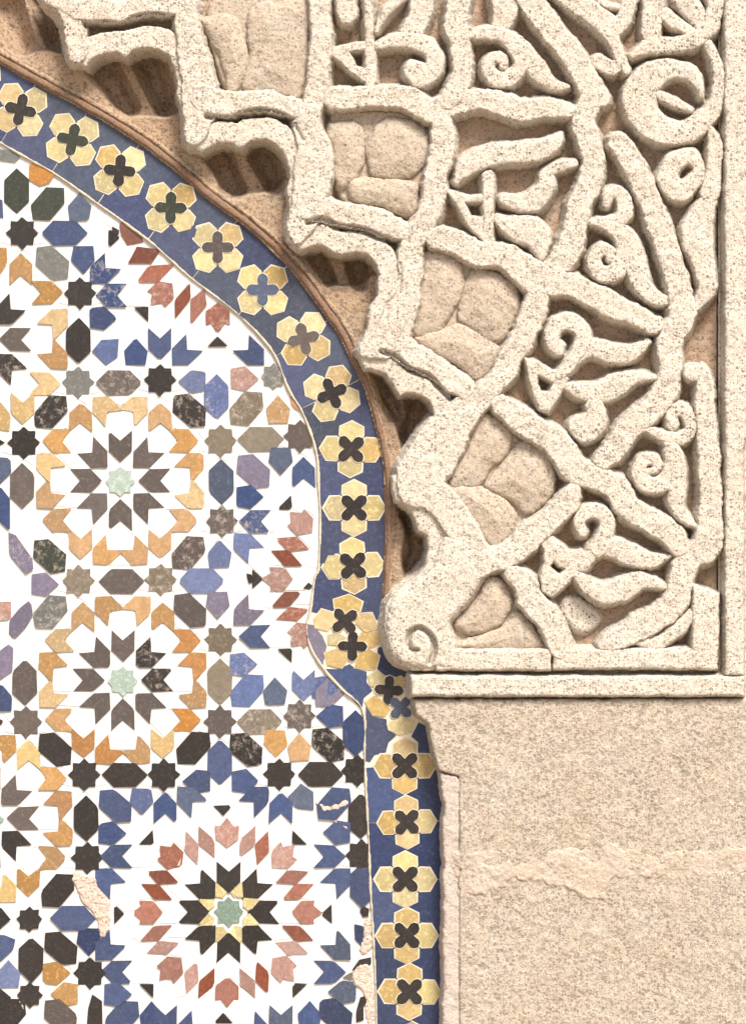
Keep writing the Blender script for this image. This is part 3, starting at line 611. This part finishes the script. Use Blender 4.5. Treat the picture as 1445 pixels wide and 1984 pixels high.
for c, p in (('o', [(-8, 480), (11, 480), (13, 508), (0, 530), (-8, 530)]), ('p', [(-8, 775), (2, 782), (19, 805), (18, 833), (-8, 830)]), ('O', [(57, 317), (82, 322), (104, 338), (96, 352), (76, 358), (58, 348)]),
             ('r', [(232, 429), (275, 462), (276, 467), (246, 474), (234, 450)]), ('r', [(265, 479), (309, 484), (292, 509), (250, 508)]), ('s', [(288, 516), (337, 513), (305, 544), (266, 545)]),
             ('r', [(340, 581), (368, 550), (368, 580), (340, 614)]), ('s', [(370, 580), (395, 562), (399, 590), (371, 625)]), ('h', [(-8, 288), (25, 293), (37, 303), (28, 312), (-8, 308)]), ('b', [(-8, 385), (4, 388), (5, 420), (-8, 418)]), ('l', [(55, 1167), (61, 1172), (62, 1192), (50, 1215), (27, 1238), (19, 1228), (20, 1202), (40, 1178)]),
             ('l', [(-8, 1268), (16, 1250), (24, 1257), (22, 1300), (-8, 1322)]), ('b', [(-8, 1325), (5, 1330), (22, 1350), (21, 1377), (-8, 1377)]), ('q*', [(-8, 1168), (20, 1168), (20, 1200), (-8, 1202)]),
             ('k', [(-8, 1390), (7, 1399), (-8, 1410)]), ('z', [(-8, 886), (20, 888), (20, 915), (0, 937), (-8, 938)]), ('b', [(-8, 943), (2, 947), (19, 966), (18, 1028), (0, 1010), (-8, 1000)]),
             ('l*', [(18, 1032), (30, 1038), (62, 1082), (64, 1102), (50, 1110), (20, 1075)]), ('k', [(-8, 848), (8, 857), (-8, 866)]), ('k', [(-8, 1758), (3, 1762), (20, 1783), (0, 1800), (-8, 1802)]),
             ('b', [(-8, 1812), (10, 1815), (28, 1822), (25, 1840), (0, 1863), (-8, 1863)]), ('k', [(-8, 1914), (4, 1920), (20, 1934), (2, 1951), (-8, 1953)]), ('k', [(180, 1930), (197, 1942), (197, 2000), (168, 2000), (172, 1955)]),
             ('k', [(218, 440), (230, 446), (230, 452), (218, 460)]), ('k', [(478, 1112), (486, 1114), (493, 1127), (482, 1130)]), ('k', [(590, 1140), (598, 1131), (603, 1135), (600, 1142)]), ('O', [(563, 770), (570, 773), (582, 796), (566, 786)]),
             ('k', [(698, 1766), (705, 1757), (714, 1762), (713, 1775), (704, 1777)]), ('d', [(687, 1793), (702, 1795), (711, 1812), (702, 1834), (688, 1820)]), ('k', [(683, 1880), (697, 1862), (718, 1857), (718, 1868), (702, 1880)]),
             ('k', [(691, 1960), (699, 1935), (706, 1932), (712, 1940), (703, 1952), (703, 1976), (692, 1980)]), ('t', [(665, 1895), (682, 1884), (680, 1898)])):
    tile('cut_tile', p, c)
prism('grout_bed', [(-260, 252)] + INNER + [(-260, 2010)], panel, M_BED, -140, -70.6, 0.5, 0, 0)
def patch(pts, top=-67.2):
    return poly_piece('plaster_patch', panel, pts, top, 5, floor=-72, slope=1.5, edge=1.8, rough=0.7, mat=M_PLASTER, k=KM)
patch([(146, 1692), (176, 1700), (200, 1724), (213, 1760), (214, 1800), (200, 1818), (188, 1790), (168, 1758), (144, 1722)])
patch([(690, 1878), (712, 1870), (722, 1900), (726, 1960), (724, 2000), (708, 2000), (704, 1930), (686, 1904)])
patch([(612, 1556), (640, 1560), (668, 1552), (676, 1560), (650, 1585), (676, 1600), (672, 1612), (640, 1590)], -66.9)
patch([(706, 1775), (719, 1780), (722, 1830), (704, 1850), (700, 1842)])

# ------------------------------------------------------------------ tile border
IN, OU = np.array(INNER, float), np.array(OUTER, float)
def resample(P, step=6.0):
    P = spline(P, 6); s = np.concatenate([[0], np.cumsum(np.hypot(*np.diff(P, axis=0).T))]); q = np.arange(0, s[-1], step)
    return np.stack([np.interp(q, s, P[:, 0]), np.interp(q, s, P[:, 1])], 1)
INR, OUR = resample(INNER), resample(OUTER)
prism('grout_bed', [tuple(p) for p in INR[::2]] + [tuple(p) for p in OUR[::-2]], border, M_GROUT, -140, -66.6, 0.5, 0, 0)
CROSS = [(-50, 160, 13, 'n', 1), (40, 212, 13, 'k', 1), (141, 270, 11, 'n', 1), (232, 330, 6, 'k', 1), (331, 402, 2, 'n', 1), (422, 479, 0, 'g', 1), (509, 561, 0, 'z', 1), (588, 656, -14, 'g', 1), (643, 762, -24, 'k', 1), (680, 870, -43, 'k', 1),
         (686, 984, 45, 'k', 1), (684, 1096, 42, 'k', 1), (668, 1203, 50, 'k', 0.92), (683, 1252, 2, 'k', 0.92), (753, 1337, 4, 'k', 0.9), (776, 1371, 42, 'z', 0.8), (784, 1484, 45, 'k', 1), (788, 1593, 43, 'k', 0.95), (785, 1704, 45, 'k', 1),
         (788, 1813, 45, 'k', 1), (793, 1922, 46, 'k', 1), (797, 2034, 45, 'k', 1)]
def cross_poly(x, y, a, s, w=8.5, r=31):
    out = []
    arm = [(w, -w), (21, -w - 1.2), (r - 4, -w + 1.5), (r, 0), (r - 4, w - 1.5), (21, w + 1.2)]
    for q in range(4):
        t = math.radians(a + 90 * q)
        for u, v in arm: out.append((x + s * (u * math.cos(t) - v * math.sin(t)), y + s * (u * math.sin(t) + v * math.cos(t))))
    return out
def near(P, x, y): return int(np.argmin((P[:, 0] - x) ** 2 + (P[:, 1] - y) ** 2))
# where the photographed flowers crowd together the petals are placed one by one
collars, ccollars = [], []
FLOWER = [(60, 0), (47.5, 20.8), (29, 21.3), (17, 10.5), (14, 0), (17, -10.5), (29, -21.3), (47.5, -20.8)]
def flower_petal(x, y, t, ln, s, code, wid=1.0):
    sh = [(14 + (u - 14) * ln, v * wid) for u, v in FLOWER]
    P = [(x + s * (u * math.cos(t) - v * math.sin(t)), y + s * (u * math.sin(t) + v * math.cos(t))) for u, v in sh]
    cx = sum(p[0] for p in P) / 8; cy = sum(p[1] for p in P) / 8
    collars.append([(cx + (p[0] - cx) * 1.17, cy + (p[1] - cy) * 1.17) for p in P])
    prism('yellow_tile', P, border, tile_mat(code), -80, -64.1 + rng.uniform(-0.25, 0.25), 1.0, 0.8, 0.006)
for i, (x, y, a, c, s) in enumerate(CROSS):
    prism('cross_tile', cross_poly(x, y, a, s), border, tile_mat(c), -80, -62.6, 0.8, 0.6, 0.003)
    ccollars.append(cross_poly(x, y, a, s, 10.6, 33.5))
    low = y > 1180
    for q in range(4):
        t = math.radians(a + 45 + 90 * q); dx, dy = math.cos(t), math.sin(t)
        name = 'E' if dx > 0.71 else 'W' if dx < -0.71 else 'S' if dy > 0 else 'N'
        if i in (12, 13, 14, 15): continue
        along = 0.84 if y > 800 and name in 'NS' else 0.96
        if y < 800: along = 0.90
        flower_petal(x, y, t, along, s, rng.choice('Y Y Y y'.split()) if low else rng.choice('y y y Y'.split()), 1.0 if y > 800 else 0.97)
    if i + 1 < len(CROSS):
        x2, y2 = CROSS[i + 1][:2]
        if i in (12, 13, 14, 15): continue
        for R, side in ((INR, 'in'), (OUR, 'out')):
            j0, j1 = near(R, x, y), near(R, x2, y2)
            if j1 - j0 < 3: continue
            seg = [tuple(p) for p in R[j0:j1:2]] + [tuple(R[j1])]
            cxm, cym = (x + x2) / 2, (y + y2) / 2
            # pull the edge in from the fillet a little
            seg = [(p[0] + (cxm - p[0]) * 0.03, p[1] + (cym - p[1]) * 0.03) for p in seg]
            P = seg + [(x2 + (cxm - x2) * 0.04, y2 + (cym - y2) * 0.04), (x + (cxm - x) * 0.04, y + (cym - y) * 0.04)]
            prism('blue_tile', P, border, tile_mat(rng.choice(['Z', 'e', 'Z', 'e'] if y < 800 else ['Z', 'Z', 'Z', 'd'] if y < 1250 else ['b', 'd', 'd'])), -80, -65.2 + rng.uniform(-0.2, 0.2), 1.0, 0.3, 0.002)
def own_petal(P, code):
    cx = sum(p[0] for p in P) / len(P); cy = sum(p[1] for p in P) / len(P)
    collars.append([(cx + (p[0] - cx) * 1.14, cy + (p[1] - cy) * 1.14) for p in P])
    prism('yellow_tile', P, border, tile_mat(code), -80, -64.1 + rng.uniform(-0.2, 0.2), 1.0, 0.6, 0.005)
# where the arch springs the flowers crowd together and are cut by hand
for P in ([(609, 1199), (623, 1181), (643, 1187), (652, 1203), (634, 1221), (612, 1216)], [(648, 1162), (676, 1153), (701, 1166), (696, 1184), (672, 1192), (650, 1178)], [(694, 1190), (720, 1188), (733, 1219), (708, 1224), (690, 1208)],
          [(636, 1230), (655, 1227), (669, 1235), (662, 1250), (637, 1248)], [(699, 1227), (731, 1225), (734, 1246), (715, 1256), (702, 1248), (694, 1238)], [(630, 1266), (658, 1255), (676, 1274), (661, 1294), (636, 1288)],
          [(694, 1270), (713, 1257), (734, 1271), (727, 1297), (688, 1293)], [(713, 1310), (730, 1300), (748, 1313), (741, 1330), (719, 1329)], [(760, 1318), (776, 1310), (789, 1317), (786, 1332), (769, 1331)],
          [(708, 1360), (727, 1348), (755, 1373), (744, 1387), (722, 1385)], [(752, 1402), (777, 1391), (800, 1398), (796, 1418), (774, 1423), (755, 1414)]):
    own_petal(P, rng.choice('Y Y y'.split()))
for c, P in (('l', [(594, 1210), (606, 1212), (624, 1233), (632, 1252), (625, 1288), (606, 1262), (596, 1235)]), ('b', [(632, 1297), (655, 1298), (677, 1288), (690, 1297), (709, 1302), (709, 1322), (720, 1338), (704, 1352), (701, 1369)]),
             ('d', [(733, 1256), (745, 1252), (752, 1274), (772, 1292), (794, 1303), (788, 1311), (760, 1310), (749, 1310), (730, 1294)]), ('Z', [(709, 1371), (721, 1389), (748, 1395), (750, 1412), (766, 1425), (752, 1438), (747, 1457), (725, 1462), (716, 1476), (709, 1474)]),
             ('d', [(798, 1427), (811, 1401), (826, 1409), (838, 1462), (811, 1458), (811, 1438)])):
    prism('blue_tile', P, border, tile_mat(c), -80, -65.2, 1.0, 0.3, 0.002)
# cream joints round every tile, joined: far too fine to pick apart
def joints(name, rings, parent):
    bm = bmesh.new()
    for P, h in rings:
        bot = [bm.verts.new((wx(p[0], KM), 0.076, wz(p[1], KM))) for p in P]; tp = [bm.verts.new((wx(p[0], KM), -h / 1000, wz(p[1], KM))) for p in P]
        bm.faces.new(tp)
        for i in range(len(P)): bm.faces.new((bot[i], bot[(i + 1) % len(P)], tp[(i + 1) % len(P)], tp[i]))
    bmesh.ops.recalc_face_normals(bm, faces=bm.faces)
    me = bpy.data.meshes.new(name); bm.to_mesh(me); bm.free()
    link(name, me, M_GROUT if parent is border else M_JOINT, parent, kind='stuff')
joints('joint_grout', [(P, (-64.9 if i < len(collars) else -63.5) + 0.05 * (i % 5)) for i, P in enumerate(collars + ccollars)], border)
joints('joint_grout', [(P, (-70.25 if wh else -69.45) + 0.03 * (i % 7)) for i, (P, wh) in enumerate(TILE_RINGS)], panel)
relief('fillet', border, lambda X, Y: sd_stroke(X, Y, [(p[0], p[1], 5.0) for p in INNER]), bbox(INNER, 12), -64.7, 2, floor=-74, slope=6, edge=0.5, rough=0.25, mat=M_GROUT, k=KM)
